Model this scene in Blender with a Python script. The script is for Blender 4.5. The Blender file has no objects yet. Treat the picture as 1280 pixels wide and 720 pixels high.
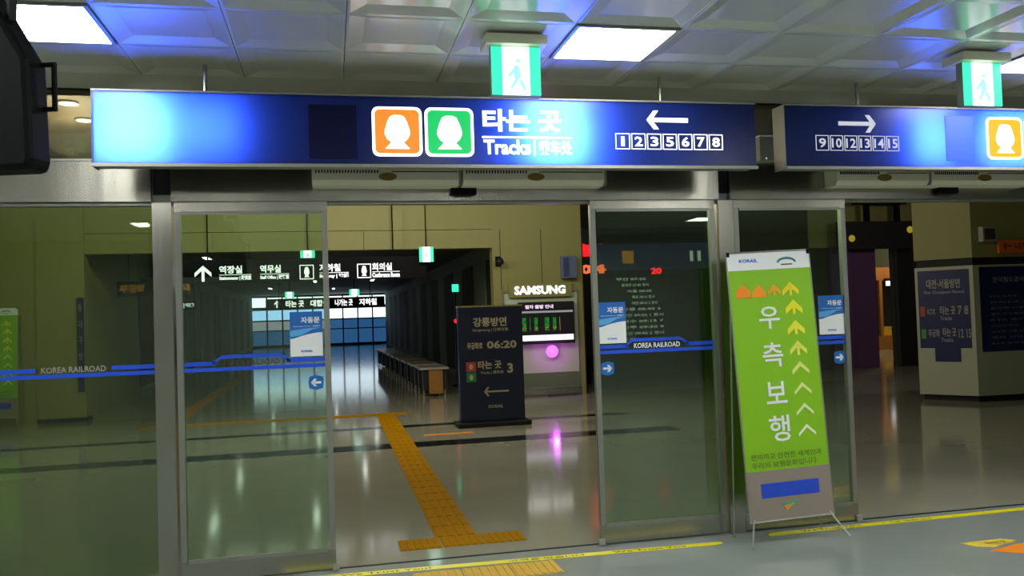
import bpy, bmesh, math, random
from mathutils import Vector, Matrix
C = bpy.context.scene.collection
PI = math.pi
random.seed(4)
scene = bpy.context.scene
# ------------------------------------------------------------------ camera
F, YAW, PITCH, ROLL = 1060.1, math.radians(12.176), math.radians(1.721), math.radians(-1.890)
cam_data = bpy.data.cameras.new('camera'); cam = bpy.data.objects.new('camera', cam_data); C.objects.link(cam)
cam_data.sensor_width = 36.0; cam_data.lens = 36.0 * F / 1280.0; cam_data.clip_start = 0.05; cam_data.clip_end = 200
cy, sy = math.cos(YAW), math.sin(YAW)
fw = Vector((sy*math.cos(PITCH), cy*math.cos(PITCH), math.sin(PITCH)))
r0 = Vector((cy, -sy, 0)); u0 = r0.cross(fw)
rt = math.cos(ROLL)*r0 + math.sin(ROLL)*u0; up = -math.sin(ROLL)*r0 + math.cos(ROLL)*u0
M = Matrix(((rt.x, up.x, -fw.x, 0), (rt.y, up.y, -fw.y, -5.273), (rt.z, up.z, -fw.z, 1.5), (0, 0, 0, 1)))
cam.matrix_world = M
scene.camera = cam
# ------------------------------------------------------------------ world, exposure
world = bpy.data.worlds.new('daylight'); scene.world = world; world.use_nodes = True
bg = world.node_tree.nodes['Background']; bg.inputs[0].default_value = (0.80, 0.92, 1.0, 1); bg.inputs[1].default_value = 1.4
vs = scene.view_settings
scene.display_settings.display_device = 'sRGB'
vs.view_transform = 'Standard'; vs.look = 'None'; vs.gamma = 1.0; vs.exposure = 0.68; vs.use_curve_mapping = False
LAMP = 20.0            # strength of the square ceiling lights
HALL_W = 17.0          # base watts of the hall downlights, the added unseen ones included
# ------------------------------------------------------------------ materials
def lin(h):
    h = h.lstrip('#'); c = [int(h[i:i+2], 16)/255 for i in (0, 2, 4)]
    return tuple(x/12.92 if x <= .04045 else ((x+.055)/1.055)**2.4 for x in c) + (1,)
def mat(name, col, rough=.5, metal=0, emit=None, es=1.0, spec=.5, noise=0, nscale=40, bump=0, coat=0):
    m = bpy.data.materials.new(name); m.use_nodes = True
    nt = m.node_tree; b = nt.nodes['Principled BSDF']
    c = lin(col) if isinstance(col, str) else tuple(col) + (1,)
    b.inputs['Base Color'].default_value = c; b.inputs['Roughness'].default_value = rough
    b.inputs['Metallic'].default_value = metal; b.inputs['Specular IOR Level'].default_value = spec
    b.inputs['Coat Weight'].default_value = coat; b.inputs['Coat Roughness'].default_value = .08
    if emit:
        b.inputs['Emission Color'].default_value = lin(emit) if isinstance(emit, str) else tuple(emit) + (1,)
        b.inputs['Emission Strength'].default_value = es
    if noise or bump:
        tc = nt.nodes.new('ShaderNodeTexCoord'); n = nt.nodes.new('ShaderNodeTexNoise')
        n.inputs['Scale'].default_value = nscale; n.inputs['Detail'].default_value = 5
        nt.links.new(tc.outputs['Object'], n.inputs['Vector'])
        if noise:
            mx = nt.nodes.new('ShaderNodeMix'); mx.data_type = 'RGBA'
            mx.inputs[6].default_value = tuple(x*(1-noise) for x in c[:3]) + (1,)
            mx.inputs[7].default_value = tuple(min(1, x*(1+noise)) for x in c[:3]) + (1,)
            nt.links.new(n.outputs['Fac'], mx.inputs[0]); nt.links.new(mx.outputs[2], b.inputs['Base Color'])
        if bump:
            bp = nt.nodes.new('ShaderNodeBump'); bp.inputs['Strength'].default_value = bump; bp.inputs['Distance'].default_value = .01
            nt.links.new(n.outputs['Fac'], bp.inputs['Height']); nt.links.new(bp.outputs[0], b.inputs['Normal'])
    return m
def glow(name, col, s):
    return mat(name, '#101010', .4, emit=col, es=s)
def glass(name, tint, refl=.05, rough=0.0):
    m = bpy.data.materials.new(name); m.use_nodes = True; nt = m.node_tree
    nt.nodes.remove(nt.nodes['Principled BSDF']); out = nt.nodes['Material Output']
    t = nt.nodes.new('ShaderNodeBsdfTransparent'); t.inputs[0].default_value = tuple(x**.5 for x in tint) + (1,)
    g = nt.nodes.new('ShaderNodeBsdfGlossy'); g.inputs['Roughness'].default_value = rough; g.inputs['Color'].default_value = (.9, 1, .9, 1)
    lw = nt.nodes.new('ShaderNodeLayerWeight'); lw.inputs[0].default_value = .5
    p = nt.nodes.new('ShaderNodeMath'); p.operation = 'POWER'; p.inputs[1].default_value = 5
    a = nt.nodes.new('ShaderNodeMath'); a.operation = 'MULTIPLY_ADD'; a.inputs[1].default_value = 1-refl; a.inputs[2].default_value = refl
    mx = nt.nodes.new('ShaderNodeMixShader')
    nt.links.new(lw.outputs['Facing'], p.inputs[0]); nt.links.new(p.outputs[0], a.inputs[0]); nt.links.new(a.outputs[0], mx.inputs[0])
    nt.links.new(t.outputs[0], mx.inputs[1]); nt.links.new(g.outputs[0], mx.inputs[2]); nt.links.new(mx.outputs[0], out.inputs[0])
    return m
def acrylic(name, col):
    m = bpy.data.materials.new(name); m.use_nodes = True; nt = m.node_tree
    nt.nodes.remove(nt.nodes['Principled BSDF']); out = nt.nodes['Material Output']
    t = nt.nodes.new('ShaderNodeBsdfTranslucent'); t.inputs[0].default_value = col + (1,)
    d = nt.nodes.new('ShaderNodeBsdfPrincipled'); d.inputs['Base Color'].default_value = tuple(x*.16 for x in col) + (1,); d.inputs['Roughness'].default_value = .25
    mx = nt.nodes.new('ShaderNodeMixShader'); mx.inputs[0].default_value = .4
    nt.links.new(t.outputs[0], mx.inputs[1]); nt.links.new(d.outputs[0], mx.inputs[2]); nt.links.new(mx.outputs[0], out.inputs[0])
    return m
def wood(name, a, b):
    m = mat(name, a, .4); nt = m.node_tree; bs = nt.nodes['Principled BSDF']
    tc = nt.nodes.new('ShaderNodeTexCoord'); mp = nt.nodes.new('ShaderNodeMapping'); mp.inputs['Scale'].default_value = (3, 3, 30)
    n = nt.nodes.new('ShaderNodeTexNoise'); n.inputs['Scale'].default_value = 2.5; n.inputs['Detail'].default_value = 6
    r = nt.nodes.new('ShaderNodeValToRGB'); r.color_ramp.elements[0].color = lin(a); r.color_ramp.elements[1].color = lin(b)
    nt.links.new(tc.outputs['Object'], mp.inputs[0]); nt.links.new(mp.outputs[0], n.inputs['Vector']); nt.links.new(n.outputs['Fac'], r.inputs[0]); nt.links.new(r.outputs[0], bs.inputs['Base Color'])
    return m
def brushed(name, col, rough):
    m = mat(name, col, rough, 1); nt = m.node_tree; bs = nt.nodes['Principled BSDF']
    tc = nt.nodes.new('ShaderNodeTexCoord'); mp = nt.nodes.new('ShaderNodeMapping'); mp.inputs['Scale'].default_value = (2.5, 2.5, .4)
    n = nt.nodes.new('ShaderNodeTexNoise'); n.inputs['Scale'].default_value = 2; n.inputs['Detail'].default_value = 3
    bp = nt.nodes.new('ShaderNodeBump'); bp.inputs['Strength'].default_value = .25; bp.inputs['Distance'].default_value = .02
    nt.links.new(tc.outputs['Object'], mp.inputs[0]); nt.links.new(mp.outputs[0], n.inputs['Vector']); nt.links.new(n.outputs['Fac'], bp.inputs['Height']); nt.links.new(bp.outputs[0], bs.inputs['Normal'])
    return m
m_floor = mat('polished_terrazzo', '#8a928c', .07, spec=.6, noise=.10, nscale=3.0)
m_hall_floor = mat('hall_terrazzo', '#94937f', .10, spec=.6, noise=.12, nscale=2.0)
m_band = mat('dark_granite', '#1a201c', .13)
m_ceil = mat('ceiling_metal', '#ccd0c4', .22, spec=.45, coat=.12)
m_slab = mat('ceiling_slab', '#6d7068', .6)
m_steel = brushed('stainless_steel', '#a6a599', .26)
m_alu = mat('aluminium', '#9a9c90', .35, .8)
m_grey2 = mat('dark_grey_metal', '#5a5f58', .4)
m_dark = mat('black_plastic', '#050607', .6, spec=.12)
m_black = mat('matt_black', '#08080a', .7)
m_grey = mat('grey_plastic', '#8b8d82', .5)
m_ivory = mat('ivory_plastic', '#e2dec2', .45)
m_ivory2 = mat('brown_badge', '#7d6a2c', .4)
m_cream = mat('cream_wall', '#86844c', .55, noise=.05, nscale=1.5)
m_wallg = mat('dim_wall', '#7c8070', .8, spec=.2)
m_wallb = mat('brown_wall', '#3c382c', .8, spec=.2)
m_hceil = mat('hall_ceiling', '#6b624e', .7)
m_nearw = mat('concourse_wall', '#a0a698', .5)
m_glass = glass('door_glass', (.62, .80, .62), .08)
m_glass2 = glass('fixed_glass', (.40, .54, .36), .08)
m_transom = glass('transom_glass', (.45, .42, .30), .07)
m_clear = glass('window_glass', (.9, .95, .95), .04)
m_bluegl = glass('blue_window_glass', (.012, .045, .10), .05)
m_paleblue = glass('pale_window_glass', (.10, .2, .42), .05)
m_pinkgl = glass('pale_pink_window_glass', (.16, .15, .17), .04)
m_sky = glass('sky_window_glass', (.30, .46, .70), .04)
m_blueprint = mat('stripe_blue', '#1a4fd0', .4)
m_white = mat('white_print', '#e6eae6', .45)
m_yellow = mat('tape_yellow', '#e6de00', .4)
m_tact = mat('tactile_yellow', '#a07200', .85, spec=.05, noise=.1, nscale=10)
m_tact2 = mat('light_washed_tactile', '#c8a64c', .85, spec=.05, noise=.1, nscale=10)  # tactile yellow made paler, the light wash put into the colour
m_orange = mat('floor_orange', '#e08a1c', .45)
m_ink = mat('dark_ink', '#3b3a20', .6)
m_green = mat('banner_green', '#80ba06', .5)
m_brown = mat('banner_brown', '#8a7f72', .5)
m_navy = mat('totem_navy', '#0b0e30', .35)
m_navyp = mat('panel_navy', '#12154c', .4)
m_dimtxt = mat('dim_lettering', '#8e8e80', .5)
m_purple = mat('purple_panel', '#5a3a62', .4)
m_wood = wood('oak_wood', '#7a5218', '#a87a30')
m_wood2 = wood('brown_wood', '#6a3a18', '#a06a34')
m_frost = mat('frosted_panel', '#b8c4a8', .35, noise=.05, nscale=2)
g_lamp = glow('lamp_white', (1, 1, 1), LAMP)
g_down = glow('downlight_lens', (1, .95, .85), 4.0)
g_letter = glow('sign_white', (1, 1, 1), 1.7)
g_letter_d = glow('sign_white_dim', (.85, .9, 1), .40)
g_orange = glow('sign_orange', (1.0, .30, .02), .62)
g_yellow = glow('sign_yellow', (1.0, .48, .0), .75)
g_green = glow('sign_green', (.0, .75, .16), .55)
g_cyan = glow('exit_cyan_green', (.04, 1.0, .50), .8)
g_exitw = glow('exit_white', (.8, 1, .95), 1.6)
g_red = glow('led_red', (1, .01, .015), .9)
g_redo = glow('led_orange', (1, .16, .04), .7)
g_amber = glow('reflected_amber_dim', (.55, .22, .01), .22)
g_dimw = glow('board_text', (.75, .85, .7), .2)
g_pur = glow('purple_lamp', (.75, .10, 1), 1.6)
g_blueband = glow('dim_blue_sign', (.02, .04, .16), .07)
g_orangedim = glow('dim_orange_icon', (.6, .26, .02), .2)
g_blk = mat('board_black', '#0b0d14', .25)
a_blue = acrylic('blue_acrylic', (.11, .20, .66))
m_patch = mat('patch_blue', '#060c3c', .6, spec=.2)
# ------------------------------------------------------------------ mesh helpers
class MB:
    def __init__(s): s.b = bmesh.new()
    def box(s, x0, x1, y0, y1, z0, z1):
        v = [s.b.verts.new(p) for p in ((x0,y0,z0),(x1,y0,z0),(x1,y1,z0),(x0,y1,z0),(x0,y0,z1),(x1,y0,z1),(x1,y1,z1),(x0,y1,z1))]
        for f in ((0,3,2,1),(4,5,6,7),(0,1,5,4),(1,2,6,5),(2,3,7,6),(3,0,4,7)): s.b.faces.new([v[i] for i in f])
        return s
    def prism(s, pts, y0, y1):          # outline in x,z extruded along y
        a = [s.b.verts.new((x, y0, z)) for x, z in pts]; c = [s.b.verts.new((x, y1, z)) for x, z in pts]
        n = len(pts); s.b.faces.new(a); s.b.faces.new(c[::-1])
        for i in range(n): s.b.faces.new((a[i], c[i], c[(i+1) % n], a[(i+1) % n]))
        return s
    def prismz(s, pts, z0, z1):         # outline in x,y extruded along z
        a = [s.b.verts.new((x, y, z0)) for x, y in pts]; c = [s.b.verts.new((x, y, z1)) for x, y in pts]
        n = len(pts); s.b.faces.new(a[::-1]); s.b.faces.new(c)
        for i in range(n): s.b.faces.new((a[i], a[(i+1) % n], c[(i+1) % n], c[i]))
        return s
    def prismx(s, pts, x0, x1):         # outline in y,z extruded along x
        a = [s.b.verts.new((x0, y, z)) for y, z in pts]; c = [s.b.verts.new((x1, y, z)) for y, z in pts]
        n = len(pts); s.b.faces.new(a); s.b.faces.new(c[::-1])
        for i in range(n): s.b.faces.new((a[i], c[i], c[(i+1) % n], a[(i+1) % n]))
        return s
    def bar(s, p, q, r, n=8, r2=None):
        p, q = Vector(p), Vector(q); d = (q-p).normalized(); a = d.orthogonal().normalized(); b = d.cross(a); r2 = r if r2 is None else r2
        A = [s.b.verts.new(p + r*(math.cos(2*PI*i/n)*a + math.sin(2*PI*i/n)*b)) for i in range(n)]
        B = [s.b.verts.new(q + r2*(math.cos(2*PI*i/n)*a + math.sin(2*PI*i/n)*b)) for i in range(n)]
        s.b.faces.new(A[::-1]); s.b.faces.new(B)
        for i in range(n): s.b.faces.new((A[i], A[(i+1) % n], B[(i+1) % n], B[i]))
        return s
    def ball(s, c, r, sc=(1, 1, 1)):
        m = Matrix.Translation(c) @ Matrix.Diagonal((sc[0], sc[1], sc[2], 1))
        bmesh.ops.create_uvsphere(s.b, u_segments=16, v_segments=10, radius=r, matrix=m); return s
    def mesh(s, name):
        bmesh.ops.recalc_face_normals(s.b, faces=s.b.faces)
        me = bpy.data.meshes.new(name); s.b.to_mesh(me); s.b.free(); return me
    def build(s, name, m, parent=None, label=None, bevel=0, smooth=False):
        me = s.mesh(name); me.materials.append(m)
        if smooth: me.polygons.foreach_set('use_smooth', [True]*len(me.polygons))
        o = bpy.data.objects.new(name, me); C.objects.link(o); o.parent = parent
        if label: o['label'] = label
        if bevel:
            b = o.modifiers.new('bevel', 'BEVEL'); b.width = bevel; b.segments = 2; b.limit_method = 'ANGLE'
        return o
def box(name, m, parent, x0, x1, y0, y1, z0, z1, **k): return MB().box(x0, x1, y0, y1, z0, z1).build(name, m, parent, **k)
def thing(name, label, cat, loc=(0, 0, 0), rz=0, group=None):
    o = bpy.data.objects.new(name, None); C.objects.link(o); o.empty_display_size = .1
    o.location = loc; o.rotation_euler = (0, 0, rz); tag(o, label, cat, group); return o
def tag(o, label, cat, group=None):
    o['label'] = label; o['category'] = cat
    if group: o['group'] = group
    return o
def struct(o): o['kind'] = 'structure'; return o
def hub(name, loc=(0, 0, 0)):
    o = bpy.data.objects.new(name, None); C.objects.link(o); o.location = loc; return struct(o)
def copy_tree(o, parent=None):
    c = o.copy(); C.objects.link(c); c.parent = parent
    for ch in list(o.children): copy_tree(ch, c)
    return c
def rrect(x0, x1, z0, z1, r, n=5):
    pts = []
    for cx, cz, a0 in ((x1-r, z0+r, -PI/2), (x1-r, z1-r, 0), (x0+r, z1-r, PI/2), (x0+r, z0+r, PI)):
        for i in range(n+1): a = a0 + i*PI/2/n; pts.append((cx+r*math.cos(a), cz+r*math.sin(a)))
    return pts
def ring_frame(mb, x0, x1, z0, z1, w, y0, y1):
    mb.box(x0, x1, y0, y1, z0, z0+w).box(x0, x1, y0, y1, z1-w, z1).box(x0, x0+w, y0, y1, z0+w, z1-w).box(x1-w, x1, y0, y1, z0+w, z1-w); return mb
_tcache = {}
def text_mesh(s, bold):
    k = (s, bold)
    if k in _tcache: return _tcache[k]
    cu = bpy.data.curves.new('text', 'FONT'); cu.body = s; cu.size = 1; cu.offset = bold; cu.resolution_u = 2; cu.fill_mode = 'FRONT'
    o = bpy.data.objects.new('text', cu); C.objects.link(o)
    dg = bpy.context.evaluated_depsgraph_get(); me = o.evaluated_get(dg).to_mesh()
    vs_ = [(v.co.x, v.co.y) for v in me.vertices]; fs = [tuple(p.vertices) for p in me.polygons]
    o.evaluated_get(dg).to_mesh_clear(); bpy.data.objects.remove(o); bpy.data.curves.remove(cu)
    _tcache[k] = (vs_, fs); return _tcache[k]
def text(name, s, m, parent, x0, x1, z0, z1, y, bold=.012, flat=False, flip=False, label=None):
    """lettering stretched into the box; stands upright facing -y, or lies on the ground when flat (z0, z1 then run along y, y is the height)"""
    vs_, fs = text_mesh(s, bold)
    ax, bx = min(v[0] for v in vs_), max(v[0] for v in vs_); az, bz = min(v[1] for v in vs_), max(v[1] for v in vs_)
    out = []
    for a, b in vs_:
        u = x0 + (a-ax)/(bx-ax)*(x1-x0); w = z0 + (b-az)/(bz-az)*(z1-z0)
        out.append((u, w, y) if flat else (u, y, w))
    me = bpy.data.meshes.new(name); me.from_pydata(out, [], fs); me.materials.append(m); me.update()
    o = bpy.data.objects.new(name, me); C.objects.link(o); o.parent = parent
    if label: o['label'] = label
    if flat or name == 'small_lettering': o['kind'] = 'stuff'      # print too fine to pick apart
    return o
def arrow(mb, x0, x1, z, h, w, y0, y1, left=True):
    t, b = (x0, x1) if left else (x1, x0); d = 1 if left else -1
    mb.box(min(t+d*w*.6, b), max(t+d*w*.6, b), y0, y1, z-w/2, z+w/2)
    for sg in (1, -1):
        mb.prism([(t, z), (t+d*h*.8, z+sg*h), (t+d*(h*.8+w*1.2), z+sg*h), (t+d*w*1.3, z)], y0, y1)
    return mb
TRAIN = [(-.30, -.62), (-.60, -1.0), (.60, -1.0), (.30, -.62), (.50, -.42), (.62, -.12), (.60, .15), (.48, .6), (.36, .9), (.18, 1.0), (-.18, 1.0), (-.36, .9), (-.48, .6), (-.60, .15), (-.62, -.12), (-.50, -.42)]
def train_icon(parent, cx, cz, s, y, m, mw, label):
    o = MB().prism(rrect(cx-s, cx+s, cz-s, cz+s, s*.26), y-.003, y).build('icon_tile', mw, parent)
    MB().prism(rrect(cx-s*.89, cx+s*.89, cz-s*.89, cz+s*.89, s*.2), y-.005, y-.002).build('icon_field', m, o, label)
    MB().prism([(cx+px*s*.82, cz+pz*s*.68-.02*s) for px, pz in TRAIN], y-.007, y-.004).build('train_silhouette', mw, o)
    return o
# ================================================================== STRUCTURE
floor = struct(MB().box(-9, 19, -9.5, 46, -.12, 0).build('floor', m_floor))
box('hall_floor_finish', m_hall_floor, floor, -8.8, 18.8, .035, 45.5, -.001, .0008)
box('dark_band', m_band, floor, -7.4, 4.2, 4.55, 4.95, 0, .0018)
box('dark_band', m_band, floor, -7.4, 4.2, 6.35, 6.6, 0, .0018)
box('threshold_strip', m_dark, floor, -.9, 2.6, -.012, .012, 0, .002); box('threshold_strip', m_dark, floor, 2.6, 5.2, -.012, .012, 0, .002)
# concourse ceiling with pressed metal tiles
TX, TW = .11, .543
ceiling = struct(MB().box(-9, 19, -9.5, .1, 2.93, 3.05).build('ceiling', m_slab))
def tile_mesh():
    b = bmesh.new(); h = TW/2-.0018; i = h-.085
    R1 = [b.verts.new(p) for p in ((-h,-h,.045),(h,-h,.045),(h,h,.045),(-h,h,.045))]
    R2 = [b.verts.new(p) for p in ((-h,-h,0),(h,-h,0),(h,h,0),(-h,h,0))]
    R3 = [b.verts.new(p) for p in ((-h+.012,-h+.012,0),(h-.012,-h+.012,0),(h-.012,h-.012,0),(-h+.012,h-.012,0))]
    R4 = [b.verts.new(p) for p in ((-i,-i,.018),(i,-i,.018),(i,i,.018),(-i,i,.018))]
    for A, B in ((R1, R2), (R2, R3), (R3, R4)):
        for k in range(4): b.faces.new((A[k], A[(k+1) % 4], B[(k+1) % 4], B[k]))
    b.faces.new(R4); b.faces.new(R1[::-1]); bmesh.ops.recalc_face_normals(b, faces=b.faces)
    me = bpy.data.meshes.new('ceiling_tile'); b.to_mesh(me); b.free(); me.materials.append(m_ceil); return me
tm = tile_mesh()
LIGHTS = {(-3, 0), (2, 0), (7, 0), (-4, -4), (1, -4), (6, -4), (11, -4), (-3, -8), (2, -8), (7, -8), (-5, -11), (0, -11), (5, -11), (10, -11), (12, 0), (12, -8), (-8, -4), (-9, 0), (-9, -9)}
for k in range(-6, 13):
    for j in range(-4, 3):
        if (k, j) in LIGHTS: continue
        if j == 2: continue
        o = bpy.data.objects.new('ceiling_tile', tm); C.objects.link(o); o.parent = ceiling
        o.location = (TX + (k+.5)*TW, -1.13 + j*TW, 2.882)
struct(MB().box(-9, 19, -9.5, -3.6, 2.89, 2.93).build('ceiling_rear', m_ceil))
box('ceiling_side', m_ceil, ceiling, -9, TX-6*TW, -3.6, .1, 2.885, 2.93); box('ceiling_side', m_ceil, ceiling, TX+13*TW, 19, -3.6, .1, 2.885, 2.93)
box('ceiling_edge', m_ceil, ceiling, TX-6*TW, TX+13*TW, -1.13+1.5*TW, .0, 2.883, 2.93)
# walls round the concourse and the hall
struct(box('wall_back', m_nearw, None, -9, 19, -9.6, -9.5, 0, 3))
struct(box('wall_left', m_nearw, None, -9.1, -9, -9.5, 45, 0, 4.6)); struct(box('wall_right', m_nearw, None, 19, 19.1, -9.5, 45, 0, 4.6))
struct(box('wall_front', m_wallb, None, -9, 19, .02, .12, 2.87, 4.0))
struct(box('ceiling_hall', m_hceil, None, -9, 19, .1, 12.1, 3.95, 4.05))
# lintel wall with the corridor opening and the shop front
WY = 9.5
wall = struct(MB().box(-9, -3.84, WY, WY+.25, 0, 3.95).box(-3.84, 2.85, WY, WY+.25, 3.012, 3.95).box(2.85, 4.5, WY, WY+.25, 2.68, 3.95).build('wall_hall', m_cream))
box('lintel_panel', m_cream, wall, -3.84, .6, WY, WY+.25, 2.68, 3.003); box('lintel_panel', m_cream, wall, .608, 2.85, WY, WY+.25, 2.68, 3.003)
MB().box(2.85, 3.0, WY, WY+.25, 0, 2.68).box(4.42, 4.5, WY, WY+.25, 0, 2.68).box(3.0, 4.42, WY, WY+.25, 1.9, 2.68).build('shop_front_wall', m_cream, wall)
MB().box(2.99, 3.0, WY-.006, WY, 1.9, 3.0).box(3.74, 3.75, WY-.006, WY, 1.9, 3.0).build('wall_seam', m_wallb, wall)
struct(MB().box(-9, -4.6, WY+.02, WY+.5, 0, .07).box(-4.55, -3.82, WY-.03, WY+.25, 0, .07).build('baseboard_left', m_black))
box('pilaster', m_cream, wall, -4.55, -3.84, WY-.025, WY, .07, 3.95)
# corridor beyond
struct(box('wall_corridor_left', m_cream, None, -4.1, -3.9, WY+.25, 13.6, 0, 3.0)); struct(box('wall_recess', m_wallb, None, -5.2, -5.1, 13.6, 15.5, 0, 3.0))
cl = struct(box('wall_passage_left', m_wallg, None, -4.45, -4.3, 15.5, 45, 0, 3.0))
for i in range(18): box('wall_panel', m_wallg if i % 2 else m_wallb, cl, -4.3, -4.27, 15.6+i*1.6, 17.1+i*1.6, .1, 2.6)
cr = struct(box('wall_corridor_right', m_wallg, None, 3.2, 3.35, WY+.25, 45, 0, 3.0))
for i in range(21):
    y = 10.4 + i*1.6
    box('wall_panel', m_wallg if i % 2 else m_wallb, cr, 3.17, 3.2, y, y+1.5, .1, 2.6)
struct(box('ceiling_corridor', m_hceil, None, -5.3, 3.4, WY+.25, 45.2, 2.95, 3.05))
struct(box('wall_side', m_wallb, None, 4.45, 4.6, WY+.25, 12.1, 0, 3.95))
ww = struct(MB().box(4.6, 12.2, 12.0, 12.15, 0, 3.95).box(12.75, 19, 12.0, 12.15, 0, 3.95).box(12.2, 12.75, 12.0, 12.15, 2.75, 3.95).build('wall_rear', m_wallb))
box('upper_wall', m_cream, ww, 10.6, 19, 11.97, 12.0, 2.75, 3.95)
# far window of the corridor, daylight outside
fw_ = hub('window_3', (0, 45, 0))
MB().box(-5.2, 3.3, 0, .1, 0, .12).box(-5.2, 3.3, 0, .1, .92, .98).box(-5.2, 3.3, 0, .1, 2.85, 3.0).box(-5.2, 3.3, 0, .1, 1.48, 1.56).box(-5.2, 3.3, 0, .1, 2.12, 2.3).build('window_frame', m_black, fw_)
for i in range(11):
    x = -5.2 + i*.85; box('mullion', m_black, fw_, x-.04, x+.04, -.02, .1, 0, 2.9)
for i in range(10):
    x = -5.2 + i*.85
    box('window_pane', m_bluegl, fw_, x+.04, x+.81, .04, .05, .12, .92); box('window_pane', m_clear, fw_, x+.04, x+.81, .04, .05, 2.3, 2.85)
    box('window_pane', m_pinkgl if i < 6 else m_bluegl, fw_, x+.04, x+.81, .04, .05, .98, 1.48)
    box('window_pane', m_sky if i < 6 else m_clear, fw_, x+.04, x+.81, .04, .05, 1.56, 2.12)
# ------------------------------------------------------------------ door screen
t1 = hub('trim_1'); box('post', m_steel, t1, -.99, -.885, -.06, .06, 0, 2.21); box('dark_slot', m_black, t1, -.985, -.89, -.03, .03, 2.26, 2.44)
t2 = hub('trim_2'); box('post', m_steel, t2, 2.545, 2.655, -.06, .06, 0, 2.21); box('dark_slot', m_black, t2, 2.555, 2.625, -.03, .03, 2.26, 2.44)
t3 = hub('trim_3')
for a, b in ((-9, -.992), (-.885, 2.55), (2.63, 9)): box('header_fascia', m_steel, t3, a, b, -.07, .07, 2.215, 2.445)
box('header_core', m_alu, t3, -9, 9, -.02, .05, 2.2, 2.45); box('header_cap', m_alu, t3, -9, 9, -.075, .07, 2.447, 2.46)
w1 = hub('window_1'); MB().box(-9, -.99, -.02, .02, .05, 2.2).build('glass_pane', m_glass2, w1); box('sill_rail', m_alu, w1, -9, -.99, -.03, .03, 0, .05)
box('top_rail', m_alu, w1, -9, -.99, -.03, .03, 2.195, 2.214)
w2 = hub('window_2'); MB().box(-9, 19, .0, .02, 2.46, 2.87).build('transom_pane', m_transom, w2)
w4 = hub('window_4'); MB().box(6.1, 19, -.02, .02, .05, 2.2).build('glass_pane', m_glass2, w4); box('sill_rail', m_alu, w4, 6.1, 19, -.03, .03, 0, .05); MB().box(6.0, 6.1, -.06, .06, 0, 2.21).build('post', m_steel, w4); box('lintel_rail', m_steel, w4, 9, 19, -.07, .07, 2.2, 2.46)
def stripes(parent, x0, x1, tx0, tx1, y, bump, txtmat):
    m = MB().box(x0, x1, y-.001, y, 1.218, 1.24)
    if bump:
        m.box(x0, tx0-.04, y-.001, y, 1.252, 1.276).box(tx1+.04, x1, y-.001, y, 1.252, 1.276)
        m.prism([(tx0-.06, 1.252), (tx0-.01, 1.29), (tx1+.01, 1.29), (tx1+.06, 1.252), (tx1+.06, 1.276), (tx1, 1.312), (tx0, 1.312), (tx0-.06, 1.276)], y-.001, y)
    else:
        m.box(x0, tx0-.03, y-.001, y, 1.252, 1.276).box(tx1+.03, x1, y-.001, y, 1.252, 1.276)
    o = m.build('glass_stripe', m_blueprint, parent, 'blue stripe across the glass')
    text('stripe_lettering', 'KOREA RAILROAD', txtmat, parent, tx0, tx1, 1.247, 1.281, y-.002, .02)
def poster(parent, x0, x1, z0, z1, y):
    w, h = x1-x0, z1-z0
    o = box('notice', m_white, parent, x0, x1, y-.002, y, z0, z1, label='blue and white automatic door notice')
    up_ = [(x1, z1), (x0, z1), (x0, z0+.40*h)] + [(x0+w*t, z0+h*(.36+.17*math.sin((t*.9)*PI/2+.1))) for t in (.1, .25, .4, .55, .7, .85, 1)]
    MB().prism(up_, y-.003, y-.0015).build('blue_field', m_poster, o)
    MB().prism([(x0, z0+.58*h), (x0, z0+.44*h), (x0+.35*w, z0+.47*h), (x0+.7*w, z0+.60*h), (x1, z0+.64*h), (x0+.6*w, z0+.63*h)], y-.004, y-.0025).build('wave', m_poster2, o)
    text('lettering', '자동문', m_white, o, x0+.34*w, x0+.92*w, z0+.74*h, z0+.88*h, y-.0045, .03)
    text('small_lettering', 'Automatic Door | 自動門', m_white, o, x0+.10*w, x0+.92*w, z0+.655*h, z0+.69*h, y-.0045, .01)
    text('railway_name', 'KORAIL', m_blueprint, o, x0+.33*w, x0+.68*w, z0+.09*h, z0+.14*h, y-.0045, .03)
m_poster = mat('poster_blue', '#1a66b4', .4); m_poster2 = mat('poster_light_blue', '#58a8dc', .4)
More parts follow.
